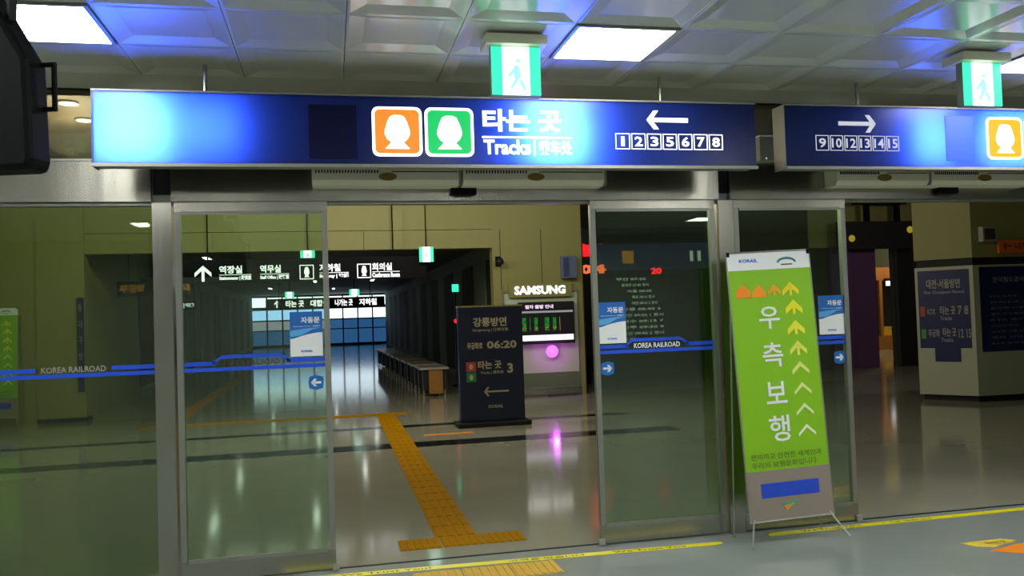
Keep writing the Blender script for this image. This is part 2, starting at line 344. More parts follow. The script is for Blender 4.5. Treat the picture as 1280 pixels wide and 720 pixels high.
def leaf(n, x0, x1, arrow_x, stripe, poster_x):
    d = hub('door_%d' % n); y0, y1 = -.045, -.005
    MB().box(x0, x0+.034, y0, y1, .125, 2.155).build('stile', m_alu, d); MB().box(x1-.034, x1, y0, y1, .125, 2.155).build('stile', m_alu, d)
    box('bottom_rail', m_steel, d, x0, x1, y0, y1, .012, .125); box('top_rail', m_steel, d, x0, x1, y0, y1, 2.155, 2.215)
    box('bottom_bead', m_alu, d, x0+.04, x1-.04, y0-.006, y0, .115, .14); box('top_bead', m_alu, d, x0+.04, x1-.04, y0-.004, y0, 2.14, 2.16)
    box('glass_pane', m_glass, d, x0+.034, x1-.034, -.029, -.021, .125, 2.155)
    gy = -.0295
    stripes(d, x0+.034, x1-.034, stripe[0], stripe[1], gy, stripe[2], stripe[3])
    poster(d, poster_x, poster_x+.19, 1.285, 1.552, gy)
    o = MB().prism([(arrow_x-.045, 1.125), (arrow_x-.04, 1.09), (arrow_x, 1.08), (arrow_x+.04, 1.09), (arrow_x+.045, 1.125), (arrow_x+.04, 1.16), (arrow_x, 1.17), (arrow_x-.04, 1.16)], gy-.001, gy).build('direction_sticker', m_poster, d, 'small blue arrow sticker')
    arrow(MB(), arrow_x-.03, arrow_x+.03, 1.125, .022, .014, gy-.002, gy-.0008, left=(n == 1)).build('sticker_arrow', m_white, o)
    e = x1 if n != 2 else x0
    MB().box(e-.02, e+.02, -.062, -.045, .008, .045).build('door_guide', m_grey, d)
    return d
leaf(1, -.872, .0, -.09, (-.62, -.30, True, m_ink), -.235)
leaf(2, 1.66, 2.525, 1.745, (1.93, 2.25, True, m_white), 1.69)
leaf(3, 2.665, 3.5, 3.42, (2.85, 3.15, True, m_white), 3.275)
stripes(w1, -8.8, -.995, -1.60, -1.26, -.0205, False, m_dimtxt)
# ================================================================== BLUE HANGING SIGNS
def blue_sign(x0, x1, label, loc_y, zones):
    s = thing('hanging_sign', label, 'sign', (x0, loc_y, 2.335)); L = x1-x0; H = .385; D = .14
    MB().box(0, L, .01, D, 0, .012).box(0, L, .01, D, H-.012, H).box(0, .012, .01, D, .012, H-.012).box(L-.012, L, .01, D, .012, H-.012).build('sign_housing', m_alu, s)
    box('back_panel', m_black, s, .012, L-.012, D-.01, D, .012, H-.012)  # black liner added inside to cut light bounce between the tubes
    box('bottom_lip', m_grey, s, 0, L, -.012, .012, -.012, .006); box('top_lip', m_grey, s, 0, L, -.006, .012, H-.004, H+.006)
    box('sign_face', a_blue, s, .003, L-.003, .002, .008, .006, H-.004, label='blue backlit acrylic face')
    box('end_cover', m_grey2, s, -.002, 0, .0, D, -.01, H+.004)
    for rx in (.55, L-.58) if L > 3 else (.5, L-.5):
        MB().bar((rx, .07, H), (rx, .07, 2.886-2.335), .011).build('rod', m_steel, s)
    for i, (zx, w, e, hh) in enumerate(zones):
        ld = bpy.data.lights.new('sign_tube', 'AREA'); ld.shape = 'RECTANGLE'; ld.size = w; ld.size_y = hh; ld.energy = e; ld.color = (.9, 1, 1)
        lo = bpy.data.objects.new('sign_tube', ld); C.objects.link(lo); lo.parent = s
        lo.location = (zx-x0, .115, H/2); lo.rotation_euler = (-PI/2, 0, 0)
    return s
SX = -1.17
s1 = blue_sign(-1.17, 2.55, 'long blue backlit hanging sign with train icons and left arrow above tracks 1 to 8', -.6,
    [(-.98, .34, 34.0, .3), (-.60, .3, 5, .25), (1.30, .34, 36.0, .30), (.69, 3.5, .22, .2), (.85, .4, 1.6, .2), (1.75, .4, 4, .2)])
def X1(x): return x+1.17
def Z1(z): return z-2.335
train_icon(s1, X1(.39), Z1(2.523), .137, 0, g_orange, g_letter, 'orange train icon'); train_icon(s1, X1(.68), Z1(2.523), .137, 0, g_green, g_letter, 'green train icon')
text('lettering', '타는 곳', g_letter, s1, X1(.87), X1(1.33), Z1(2.53), Z1(2.66), -.002, .035)
box('rule_line', g_letter, s1, X1(.865), X1(1.39), -.003, 0, Z1(2.494), Z1(2.504))
text('small_lettering', 'Tracks', g_letter, s1, X1(.872), X1(1.145), Z1(2.40), Z1(2.485), -.002, .03)
box('divider', g_letter, s1, X1(1.162), X1(1.172), -.003, 0, Z1(2.395), Z1(2.485))
text('small_lettering', '乘车处', g_letter, s1, X1(1.19), X1(1.39), Z1(2.40), Z1(2.485), -.002, .03)
arrow(MB(), X1(1.85), X1(2.11), Z1(2.612), .055, .025, -.004, 0, True).build('arrow', g_letter, s1)
def number_row(s, x0, x1, z0, z1, nums, g):
    n = len(nums); p = (x1-x0)/n
    for i, t in enumerate(nums):
        a = x0+i*p; o = ring_frame(MB(), a+.004, a+p-.006, z0, z1, .004, -.003, 0).build('number_box', g, s)
        q = .36 if t == '1' else .22 if len(t) == 1 else .12
        text('track_number', t, g, o, a+p*(q+.03), a+p*(.97-q), z0+.018, z1-.018, -.002, .02)
number_row(s1, X1(1.65), X1(2.335), Z1(2.437), Z1(2.53), ['1', '2', '3', '5', '6', '7', '8'], g_letter)
box('cover_patch', m_patch, s1, X1(-.085), X1(.17), -.003, .001, Z1(2.37), Z1(2.665), label='dark blue patch taped over the sign face')
s2 = blue_sign(2.745, 5.75, 'blue backlit hanging sign with right arrow above tracks 9 to 15', -.6,
    [(3.78, .25, 12, .28), (4.45, .6, 34.0, .28), (4.25, 2.9, .22, .2), (5.2, .4, 4, .28)])
def X2(x): return x-2.745
arrow(MB(), X2(3.11), X2(3.37), Z1(2.61), .055, .025, -.004, 0, False).build('arrow', g_letter_d, s2)
number_row(s2, X2(2.945), X2(3.535), Z1(2.44), Z1(2.535), ['9', '10', '12', '13', '14', '15'], g_letter_d)
box('cover_patch', mat('patch_pale', '#2450b8', .5), s2, X2(3.87), X2(4.08), -.003, .001, Z1(2.38), Z1(2.67), label='blue patch taped over the sign face')
train_icon(s2, X2(4.31), Z1(2.53), .137, 0, g_yellow, g_letter, 'yellow train icon'); train_icon(s2, X2(4.6), Z1(2.53), .137, 0, g_green, g_letter, 'green train icon')
text('lettering', '타는 곳', g_letter, s2, X2(4.8), X2(5.25), Z1(2.53), Z1(2.66), -.002, .035); text('small_lettering', 'Tracks', g_letter, s2, X2(4.8), X2(5.1), Z1(2.40), Z1(2.485), -.002, .03)
# ================================================================== EXIT SIGNS
def exit_sign(loc, label, w=.25, h=.25, mount=True, top=None):
    e = thing('exit_sign', label, 'exit sign', loc, group=None)
    b = box('sign_body', m_grey, e, -w/2, w/2, 0, .05, 0, h)
    box('sign_panel', g_exitw, e, -w*.28, w*.28, -.004, 0, .004, h-.004, label='white lit panel'); 
    box('side_panel', g_cyan, e, -w/2, -w*.28, -.004, 0, .004, h-.004); box('side_panel', g_cyan, e, w*.28, w/2, -.004, 0, .004, h-.004)
    o = MB().prism([(-.01*w, .62*h), (.06*w, .60*h), (.10*w, .40*h), (.02*w, .28*h), (-.10*w, .12*h), (-.13*w, .16*h), (-.03*w, .33*h), (-.06*w, .45*h), (-.14*w, .36*h), (-.17*w, .40*h)], -.006, -.003)
    o.prism([(.04*w+.045*w*math.cos(i*PI/4), .70*h+.045*w*math.sin(i*PI/4)) for i in range(8)], -.006, -.003)
    o.prism([(.05*w, .30*h), (.11*w, .34*h), (.20*w, .14*h), (.15*w, .10*h)], -.006, -.003)
    o.build('running_figure', g_figure, e)
    if mount: box('ceiling_mount', m_ivory, e, -w*.62, w*.62, -.05, .12, h, h+.048)
    elif top: MB().bar((0, .025, h), (0, .025, top), .01).build('rod', m_dark, e)
    return e
g_figure = glow('exit_figure', (.35, .95, .8), .8)
exit_sign((.94, -1.18, 2.583), 'green emergency exit light hanging in front of the sign for tracks 1 to 8')
exit_sign((3.645, -1.18, 2.583), 'green emergency exit light above the gap-side half of the sign with tracks 9 to 15')
exit_sign((1.63, 9.08, 2.42), 'green exit light at the end of the black hanging sign in the hall', .24, .26, False, 1.54)
exit_sign((-.34, 9.42, 2.52), 'small green exit light partly hidden behind the black hanging sign', .24, .16, False, 1.43)
exit_sign((.75, 21.0, 2.2), 'small green exit light deep in the corridor, over the distant black sign', .3, .2, False, .79)
exit_sign((-1.3, 24.0, 2.25), 'tiny green exit light hung far down the corridor, seen through the glass door', .3, .22, False, .7)
# ================================================================== CEILING LIGHTS
def ceil_light(k, j, label, group=None):
    x, y = TX+(k+.5)*TW, -1.13+j*TW
    t = thing('ceiling_light', label, 'ceiling light', (x, y, 2.872), group=group)
    h = TW/2-.004
    MB().box(-h, h, -h, -h+.02, 0, .045).box(-h, h, h-.02, h, 0, .045).box(-h, -h+.02, -h+.02, h-.02, 0, .045).box(h-.02, h, -h+.02, h-.02, 0, .045).build('light_frame', m_alu, t)
    box('diffuser', g_lamp, t, -h+.02, h-.02, -h+.02, h-.02, .012, .02)
for k, j in sorted(LIGHTS):
    seen = {(-3, 0): 'square ceiling light behind the ceiling-hung black monitor', (2, 0): 'square ceiling light between the two emergency exit lights', (7, 0): 'square ceiling light cut off beside the exit light over tracks 9 to 15'}
    if (k, j) in seen: ceil_light(k, j, seen[(k, j)])
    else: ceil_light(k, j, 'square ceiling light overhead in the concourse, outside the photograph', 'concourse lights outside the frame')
# ================================================================== AIR CURTAINS, SENSORS, BOX ON HEADER
def curtain(x0, x1, label):
    a = thing('air_curtain', label, 'air curtain', ((x0+x1)/2, -.07, 2.285), group='air curtains over the doors'); w = (x1-x0)/2-.004
    MB().prismx([(0, 0), (-.13, 0), (-.155, .03), (-.155, .10), (-.13, .13), (0, .13)], -w, w).build('casing', m_ivory, a, bevel=.004)
    g = MB()
    n = 22
    for i in range(n):
        x = -w+.02+i*(w*.85)/n; g.box(x, x+.008, -.158, -.15, .072, .092)
    g.build('grille_slots', m_dark, a); a.children[-1]['kind'] = 'stuff'
    box('air_slot', m_ink, a, .0+w*.05, w-.02, -.157, -.15, .078, .084)
    MB().prism([(.055*math.cos(i*PI/6), .05+.024*math.sin(i*PI/6)) for i in range(12)], -.160, -.152).build('badge', m_ivory2, a, 'oval brown badge')
    box('end_cap', m_grey, a, w-.012, w+.002, -.159, -.0, .0, .132)
curtain(-.085, .8, 'cream air curtain over the open doorway, left of the pair')
curtain(.805, 1.72, 'cream air curtain over the open doorway, right of the pair')
curtain(3.33, 4.05, 'cream air curtain under the tracks 9 to 15 sign, next to the green banner side')
curtain(4.055, 4.9, 'cream air curtain under the yellow train icon at the photo edge')
for x, l in ((.83, 'small black door sensor under the air curtains of the central doorway'), (4.28, 'small black door sensor above the doorway to the purple corridor')):
    d = thing('door_sensor', l, 'sensor', (x, -.07, 2.243)); box('sensor_body', m_dark, d, -.08, .08, -.045, 0, 0, .055, bevel=.006); box('sensor_lens', m_black, d, -.06, .06, -.04, -.01, -.006, .001)
j = thing('junction_box', 'small grey box on the door header in the gap between the two blue signs', 'box', (2.88, -.07, 2.43)); box('box_body', m_grey, j, -.06, .07, -.08, 0, .03, .19, bevel=.004); box('box_lid', m_white, j, -.062, .072, -.084, 0, .19, .2); box('indicator_lamp', g_letter_d, j, -.02, -.012, -.083, -.079, .04, .05)
# ================================================================== CEILING-HUNG MONITOR
tv = thing('ceiling_monitor', 'large black monitor hanging from the ceiling, cut off by the photo edge', 'monitor', (-1.115, -2.72, 1.915), math.radians(-14))
MB().prism([(-.42, 0), (.39, 0), (.40, .03), (.39, .29), (.27, .50), (-.42, .50)], -.07, .03).build('monitor_case', m_dark, tv, bevel=.015)
MB().prismx([(.03, .04), (.16, .10), (.16, .36), (.03, .42)], -.34, .24).build('rear_housing', m_black, tv)
MB().prism([(-.39, .13), (.17, .13), (.19, .20), (.25, .30), (.25, .46), (-.39, .46)], -.075, -.069).build('screen', mat('screen_glass', '#1c221e', .2, spec=.5), tv)
MB().bar((.425, -.0, .17), (.425, -.0, .29), .007).bar((.38, 0, .29), (.43, 0, .29), .007).bar((.38, 0, .17), (.43, 0, .17), .007).build('side_handle', m_dark, tv)
MB().box(-.25, .20, -.02, .05, .50, .56).bar((-.1, .02, .56), (-.1, .02, .9), .03).build('hanger', m_black, tv)
MB().bar((.33, -.03, .40), (.335, -.03, .545), .012).bar((.335, -.03, .545), (.24, -.03, .545), .014).build('bracket_arm', m_black, tv)
box('power_light', g_letter_d, tv, .0, .05, -.073, -.07, .115, .12)
# ================================================================== GREEN BANNERS
def banner(loc, label, rz=0, tilt=0):
    b = thing('banner_stand', label, 'banner', loc, rz); W = .59; z0, z1 = .14, 1.85
    b.rotation_euler = (math.radians(-3.0), math.radians(tilt), rz)
    pnl = box('banner_sheet', m_green, b, -W/2, W/2, -.003, 0, z0, z1)
    box('white_header', m_white, pnl, -W/2, W/2, -.0045, -.002, z1-.115, z1)
    box('brown_footer', m_brown, pnl, -W/2, W/2, -.0045, -.002, z0, z0+.315, label='grey-brown foot of the banner')
    box('blue_panel', mat('banner_blue', '#1c48c0', .5), pnl, -.20, .205, -.006, -.004, z0+.145, z0+.235, label='blank blue panel on the footer')
    f = MB().prism([(-.07, z0+.105), (.06, z0+.115), (-.02, z0+.05)], -.006, -.004).build('emblem', mat('emblem_green', '#4a9a6a', .5), pnl)
    MB().prism([(-.05, z0+.085), (.02, z0+.1), (-.03, z0+.055)], -.007, -.005).build('emblem_arrow', m_orange, f)
    text('railway_name', 'KORAIL', m_blueprint, pnl, -.21, -.08, z1-.066, z1-.044, -.006, .03)
    arc = MB(); cx, cz = .125, z1-.075
    arc.prism([(cx+.07*math.cos(a*PI/8), cz+.036*math.sin(a*PI/8)) for a in range(9)] + [(cx+.055*math.cos(a*PI/8), cz+.02*math.sin(a*PI/8)) for a in range(8, -1, -1)], -.006, -.004)
    arc.build('arch_logo', mat('logo_teal', '#2c7c84', .5), pnl); box('logo_name', m_ink, pnl, .085, .165, -.006, -.004, z1-.092, z1-.084)
    cols = ['#ee8a10', '#ee9410', '#e8a414', '#e8d818', '#e6e010', '#e4e030', '#e0e45a', '#d8e47a', '#d8e88c', '#dcecac', '#e4f0c8']
    P = [(-.20, 1.605, .05), (-.09, 1.60, .048), (.02, 1.60, .045), (.135, 1.60, .058)] + [(.145+.002*i, 1.615-.134*i, .06) for i in range(1, 8)]
    for i, (x, z, q) in enumerate(P):
        c = mat('arrow_tint', cols[i], .5); th = (.9, .8, .6, .55, .6, .6, .5, .42, .36, .32, .3)[i]
        m = MB().prism([(x, z+q*.8), (x+q, z-q*.15), (x+q, z-q*.15-q*th), (x, z+q*.8-q*th*1.25), (x-q, z-q*.15-q*th), (x-q, z-q*.15)], -.006, -.004)
        if 2 <= i < 7: m.box(x-q*.16, x+q*.16, -.006, -.004, z-q*.75, z+q*.5)
        if i < 2: m.prism([(x, z+q*.5), (x+q*.9, z-q*.3), (x+q*.9, z-q*.95), (x-q*.9, z-q*.95), (x-q*.9, z-q*.3)], -.0065, -.0045)
        m.build('path_arrow', c, pnl)
    for ch, za, zb in (('우', 1.35, 1.495), ('측', 1.105, 1.26), ('보', .87, 1.01), ('행', .63, .795)):
        text('lettering', ch, m_white, pnl, -.105, .04, za, zb, -.006, .012)
    text('small_lettering', '편리하고 안전한 세계인과', m_brown2, pnl, -.25, .245, .525, .562, -.006, .012); text('small_lettering', '우리의 보행문화입니다.', m_brown2, pnl, -.25, .215, .472, .509, -.006, .012)
    fr = MB()
    fr.bar((-W/2, 0, z0), (-W/2, 0, z1), .006).bar((W/2, 0, z0), (W/2, 0, z1), .006).bar((-W/2, 0, z0), (W/2, 0, z0), .007).bar((-W/2, 0, z1), (W/2, 0, z1), .007)
    fr.build('banner_frame', m_alu, b)
    for sx in (-1, 1):
        MB().bar((sx*(W/2-.03), 0, z0+.02), (sx*(W/2+.04), -.09, .005), .006).build('foot', m_alu, b); MB().bar((sx*(W/2-.02), .005, z1-.1), (sx*(W/2+.02), .2, .012), .006).build('rear_leg', m_alu, b)
        box('corner_clip', m_dark, b, sx*(W/2-.01)-.01, sx*(W/2-.01)+.01, -.01, .0, z1-.025, z1+.005)
    return b
m_brown2 = mat('banner_small_print', '#5a6a28', .6)
banner((2.845, -.335, 0), 'tall green keep-right banner on thin metal feet before the glass door', 0, -1.6)
banner((-5.05, 9.2, 0), 'green banner standing in the dim hall by the cream wall, behind the fixed glass')
# ================================================================== FLOOR MARKINGS
def tactile(w, d, nb, m):
    mb = MB().box(-w/2, w/2, -d/2, d/2, 0, .003)
    for i in range(nb):
        x = -w/2+(i+.5)*w/nb; mb.box(x-w/nb*.27, x+w/nb*.27, -d/2+.008, d/2-.008, .003, .007)
    me = mb.mesh('tactile_tile'); me.materials.append(m); return me
tp = thing('tactile_path', 'yellow tactile guide path running from the doorway into the hall', 'tactile paving', (.8, .5, .001))
tmesh = tactile(.28, .28, 4, m_tact)
for i in range(26):
    o = bpy.data.objects.new('tactile_tile', tmesh); C.objects.link(o); o.parent = tp; o.location = (0, .14+i*.2855, 0)
def strip(label, x0, n, p, y, mesh, along='x', group=None):
    t = thing('tactile_strip', label, 'tactile paving', (x0, y, .001))
    for i in range(n):
        o = bpy.data.objects.new('tactile_tile', mesh); C.objects.link(o); o.parent = t
        o.location = ((i+.5)*p, 0, 0) if along == 'x' else (0, (i+.5)*p, 0)
    return t
wm = tactile(.272, .25, 6, m_tact)
strip('yellow ribbed tactile strip just inside the doorway, at the foot of the guide path', .40, 3, .28, .37, wm)
strip('ribbed tactile strip, light-washed pale in its colour, on the concourse floor in front of the doorway', .43, 3, .285, -.385, tactile(.278, .25, 6, m_tact2))
strip('yellow tactile strip crossing the hall at the far end of the guide path', -2.8, 14, .284, 8.07, tmesh)
strip('yellow tactile strip leading away down the left of the corridor', -2.4, 44, .285, 8.22, tmesh, 'y')
o = box('floor_sticker', m_orange, None, 1.12, 1.75, 5.40, 5.54, .0018, .003); tag(o, 'orange strip stuck on the hall floor before the dark blue sign stand', 'sticker')
def tape(x0, x1, y0, y1, label, words_):
    t = thing('floor_tape', label, 'tape', (x0, (y0+y1)/2, .001)); L = x1-x0; dy = (y1-y0)
    MB().prismz([(0, -.033), (L-.05, -.033), (L, -.01), (L, .033), (0.03, .033), (0, 0)], 0, .0012).build('tape_strip', m_yellow, t)
    for a, b, s in words_: text('lettering', s, m_ink, t, a-x0, b-x0, -.018, .018, .0016, .01, flat=True)
    t.rotation_euler = (0, 0, math.atan2(dy, L))
tape(-.32, 2.40, -.10, -.19, 'yellow printed tape along the floor in front of the central doorway', [(.02, .55, 'We Trust You!'), (1.02, 1.5, '고객을 믿습니다'), (1.68, 2.15, 'We Trust You')])
tape(2.76, 6.2, -.19, -.12, 'yellow printed tape on the floor in front of the right doorway', [(3.0, 3.45, 'We Trust You!'), (3.6, 4.0, '고객을 믿습니다')])
o = thing('floor_sticker', 'yellow striped arrow sticker on the concourse floor', 'sticker', (3.9, -.78, .001)); MB().prismz([(-.16, .07), (.13, .075), (.2, .02), (-.03, -.06), (-.12, -.02)], 0, .0012).build('sticker_sheet', mat('sticker_yellow', '#e6cf3a', .45), o)
for i in range(3): box('sticker_stripe', m_tact2, o, -.10+.02*i, .12+.02*i, .035-.03*i, .045-.03*i, .0012, .0018)
text('lettering', '타는곳', m_ink, o, -.02, .12, -.015, .04, .002, .02, flat=True)
o = thing('floor_sticker', 'orange arrow sticker on the concourse floor, overlapping the yellow one', 'sticker', (4.08, -.93, .001)); MB().prismz([(-.30, .03), (-.05, .10), (.30, .12), (.30, -.09), (-.12, -.10)], 0, .0012).build('sticker_sheet', mat('sticker_orange', '#f08a1c', .45), o)
text('lettering', 'KTX', m_ink, o, -.0, .16, -.02, .04, .002, .02, flat=True)
# ================================================================== HALL THINGS
# dark blue totem
t = thing('sign_stand', 'dark blue free-standing departure sign with white Korean lettering and 06:20', 'sign', (2.12, 6.05, 0.0))
MB().box(-.44, .44, -.05, .12, .06, 1.6).build('sign_body', m_navy, t, bevel=.006); box('base_plate', m_black, t, -.50, .50, -.17, .25, 0, .06, bevel=.01); box('top_cap', m_cream, t, -.445, .445, -.055, .125, 1.6, 1.622)
g_tot = mat('totem_lettering', '#b4ac8c', .5); ty = -.052
text('lettering', '강릉방면', g_tot, t, -.24, .22, 1.335, 1.46, ty, .03); text('small_lettering', 'Gangneung | 江陵方面', g_tot, t, -.25, .24, 1.265, 1.315, ty, .01)
text('train_name', '무궁화호', g_tot, t, -.33, -.12, 1.035, 1.125, ty, .03); text('departure_time', '06:20', g_tot, t, -.06, .35, 1.035, 1.14, ty, .03)
for z, m, l in ((.80, mat('totem_red', '#b84030', .5), 'red icon square'), (.66, mat('totem_green', '#1c7c3c', .5), 'green icon square')):
    q = box('icon_square', m, t, -.35, -.22, ty-.002, ty+.002, z-.065, z+.065, label=l); MB().prism([(-.285+a*.045, z+b*.035) for a, b in TRAIN], ty-.004, ty-.001).build('train_silhouette', g_tot, q)
text('lettering', '타는 곳', g_tot, t, -.19, .13, .765, .875, ty, .03); text('small_lettering', 'Tracks | 乘车处', g_tot, t, -.16, .16, .69, .74, ty, .012); text('track_number', '3', g_tot, t, .21, .29, .70, .83, ty, .03)
arrow(MB(), -.12, .22, .46, .06, .022, ty-.003, ty).build('arrow', g_tot, t); text('railway_name', 'KORAIL', g_tot, t, -.06, .14, .24, .28, ty, .02)
# black hanging direction sign
def black_sign(loc, w, h, label, top, rods):
    s = thing('direction_sign', label, 'sign', loc); box('sign_body', mat('direction_black', '#04050a', .5, spec=.1), s, 0, w, 0, .1, 0, h)
    for x in rods: MB().bar((x, .05, h), (x, .05, top), .012).build('rod', m_dark, s)
    return s
g_dir = glow('direction_lettering', (1, 1, 1), 1.0)
bx, by, bz = -2.42, 9.2, 2.16
d = black_sign((bx, by, bz), 4.06, .375, 'long black hanging sign with white Korean lettering under the cream lintel', .79+1.0, (.5, 3.5))
def Dd(n, s, a, b, z0, z1, bold=.03): text(n, s, g_dir, d, a-bx, b-bx, z0-bz, z1-bz, -.002, bold)
mb = MB(); ax = -1.99-bx; az = 2.31-bz
mb.box(ax-.022, ax+.022, -.003, 0, az-.13, az+.1)
for sg in (1, -1): mb.prism([(ax, az+.13), (ax+sg*.13, az+.01), (ax+sg*.13, az-.055), (ax, az+.065)], -.003, 0)
mb.build('arrow', g_dir, d)
for s, e, a, b in (('역장실', 'Stationmaster | 駅長室', -1.74, -1.24), ('역무실', 'Staff Office | 駅務室', -1.10, -.64), ('지하철', 'Subway | 地鐵', -.15, .33), ('회의실', 'Conference Room', .72, 1.18)):
    Dd('lettering', s, a, a+(b-a)*.72, 2.30, 2.43); Dd('small_lettering', e, a, b, 2.185, 2.268, .045); box('rule_line', g_dir, d, a-bx, b-bx, -.003, 0, 2.277-bz, 2.285-bz)
for a in (-.47, .47):
    q = ring_frame(MB(), a-bx, a+.23-bx, 2.18-bz, 2.42-bz, .014, -.003, 0).build('icon_frame', g_dir, d)
    MB().prism([(a+.115-bx+p*.07, 2.30-bz+q_*.085) for p, q_ in TRAIN], -.003, 0).build('pictogram', g_dir, q)
d2 = black_sign((-1.93, 22, 1.86), 3.65, .33, 'distant black hanging sign with white lettering, far down the corridor', 1.09, (.4, 3.2))
text('lettering', '↑', g_dir, d2, .25, .42, .05, .28, -.002, .03)
for i, s in enumerate(('타는 곳', '대합실', '나가는 곳', '지하철')): text('lettering', s, g_dir, d2, .6+i*.75, 1.15+i*.75, .06, .27, -.002, .03)
# corridor ceiling strips
for i, (x, y) in enumerate(((-2.6, 14.5), (-.4, 14.5), (-2.6, 20), (.9, 20), (-.5, 27), (1.6, 27), (-2.5, 33), (0.2, 35))):
    l = thing('strip_light', 'slim fluorescent strip on the corridor ceiling', 'ceiling light', (x, y, 2.92), group='fluorescent strips of the corridor'); box('strip_body', m_grey, l, -.08, .08, -.6, .6, .01, .03); box('tube', glow('tube_white', (.9, 1, .9), 4.0) if i == 0 else bpy.data.materials['tube_white'], l, -.05, .05, -.55, .55, -.005, .012)
# benches
def bench():
    b = thing('bench', '', 'bench', (0, 0, 0), group='benches along the corridor')
    box('seat_top', mat('bench_top', '#9a9684', .3), b, -.27, .27, .0, 1.0, .50, .54, bevel=.006)
    box('seat_body', m_black, b, -.21, .21, .06, .94, .12, .50)
    box('end_panel', m_wood, b, -.10, .16, .03, .06, .05, .50, label='wooden end panel'); box('end_panel', m_wood, b, -.10, .16, .94, .97, .05, .50, label='wooden end panel')
    for sx in (-1, 1):
        for y in (.07, .89): box('leg', m_alu, b, sx*.2-.015, sx*.2+.015, y, y+.03, 0, .5)
    return b
b0 = bench(); words_n = ['nearest', 'second', 'third', 'fourth', 'fifth', 'sixth', 'seventh', 'eighth', 'ninth']
for i in range(9):
    b = b0 if i == 0 else copy_tree(b0); b.location = (1.88-.03*i, 10.55+1.25*i, 0)
    b['label'] = words_n[i] + ' bench from the hall in the row along the corridor'
fl = thing('alarm_lamp', 'small red alarm lamp on a thin post beside the nearest bench', 'lamp', (2.62, 12.6, 0)); MB().bar((0, 0, 0), (0, 0, 1.33), .02).build('post', m_dark, fl); MB().ball((0, 0, 1.38), .05).build('lamp_head', g_red, fl, smooth=True); MB().bar((0, 0, 0), (0, 0, .03), .12, 12).build('base', m_dark, fl); box('post_sign', g_cyan, fl, -.07, .07, -.03, .0, 2.0, 2.16); MB().bar((0, 0, 1.42), (0, 0, 2.0), .012).build('upper_post', m_dark, fl)
# shop front
sp = thing('shop_window', 'frosted shop window panel with a metal kick plate below the lit letters', 'shop window', (3.0, WY, 0))
box('glass_panel', m_frost, sp, .03, 1.39, .03, .05, .42, 1.87); box('lower_panel', mat('shop_lower', '#5f6f50', .4), sp, .03, 1.39, .03, .05, .14, .42); box('kick_plate', m_steel, sp, 0, 1.42, -.01, .05, .03, .14)
ring_frame(MB(), 0, 1.42, .14, 1.9, .03, 0, .06).build('window_frame', m_alu, sp)
lt = thing('letter_sign', 'white lit shop name letters above the wall screen', 'sign', (3.22, WY-.06, 1.80)); box('sign_backing', m_cream, lt, -.10, 1.06, .02, .06, -.02, .23); text('lettering', 'SAMSUNG', g_letter, lt, 0, .94, .03, .18, .012, .03)
ws = thing('wall_screen', 'wall screen with columns of green train times below the shop letters', 'screen', (3.31, WY-.09, .97)); box('screen_case', m_black, ws, -.03, .99, 0, .08, -.03, .72)
box('footer_bar', glow('screen_white', (.95, .9, 1), .8), ws, 0, .96, -.004, 0, .03, .13); box('column_header', glow('screen_grey', (.5, .5, .55), .35), ws, 0, .96, -.004, 0, .525, .56)
text('title', '열차 출발 안내', glow('screen_pink', (1, .75, 1), .6), ws, .08, .60, .60, .67, -.003, .04)
g_ledg = glow('screen_green', (.02, .45, .05), .4); g_ledy = glow('screen_amber', (.7, .4, .05), .35)
for c_, w in ((.0, .09), (.145, .02), (.23, .07), (.42, .09), (.57, .07), (.70, .008)):
    tcol = box('time_column', mat('screen_dark_green', '#06280c', .4), ws, c_+.01, c_+w+.01, -.003, 0, .2, .5)
    for r in range(7):
        if w > .015: text('time_entry', ['0620', '무궁', '1185', '3', '정시', '7', '0705'][(r+int(c_*10)) % 7], g_ledy if r == 1 else g_ledg, tcol, c_+.013, c_+w+.007, .205+r*.034, .237+r*.034, -.005, .04)
        else: box('column_line', g_ledy, tcol, c_+.01, c_+w+.01, -.005, -.003, .205+r*.034, .237+r*.034)
pl = thing('spot_lamp', 'round purple lamp glowing on the shop window below the wall screen', 'lamp', (3.87, WY-.065, .80)); MB().ball((0, 0, 0), .11, (1, .5, 1)).build('bulb', g_pur, pl, smooth=True); MB().bar((0, .03, 0), (0, .062, 0), .05, 12).build('socket', m_grey, pl)
ld = bpy.data.lights.new('purple_light', 'POINT'); ld.energy = 3; ld.color = (.7, .1, 1); ld.shadow_soft_size = .05; lo = bpy.data.objects.new('purple_light', ld); C.objects.link(lo); lo.parent = pl; lo.location = (0, -.12, 0)
wb = thing('wall_box', 'blue-grey box mounted high on the cream wall above the shop letters', 'box', (4.22, WY, 2.1)); box('box_body', mat('blue_grey', '#5c6680', .4), wb, -.13, .15, -.14, 0, 0, .40, bevel=.01); box('box_front', mat('blue_grey_dark', '#38406a', .4), wb, -.11, .0, -.145, -.13, .03, .37)
dc = thing('dome_camera', 'small dark dome camera on a bracket at the corridor corner', 'camera', (2.95, WY, 2.42)); MB().bar((0, 0, 0), (0, -.14, .04), .018).build('bracket', m_dark, dc); MB().ball((0, -.16, 0), .07).build('dome', m_black, dc, smooth=True); box('wall_plate', m_dark, dc, -.05, .05, -.01, 0, -.08, .1)
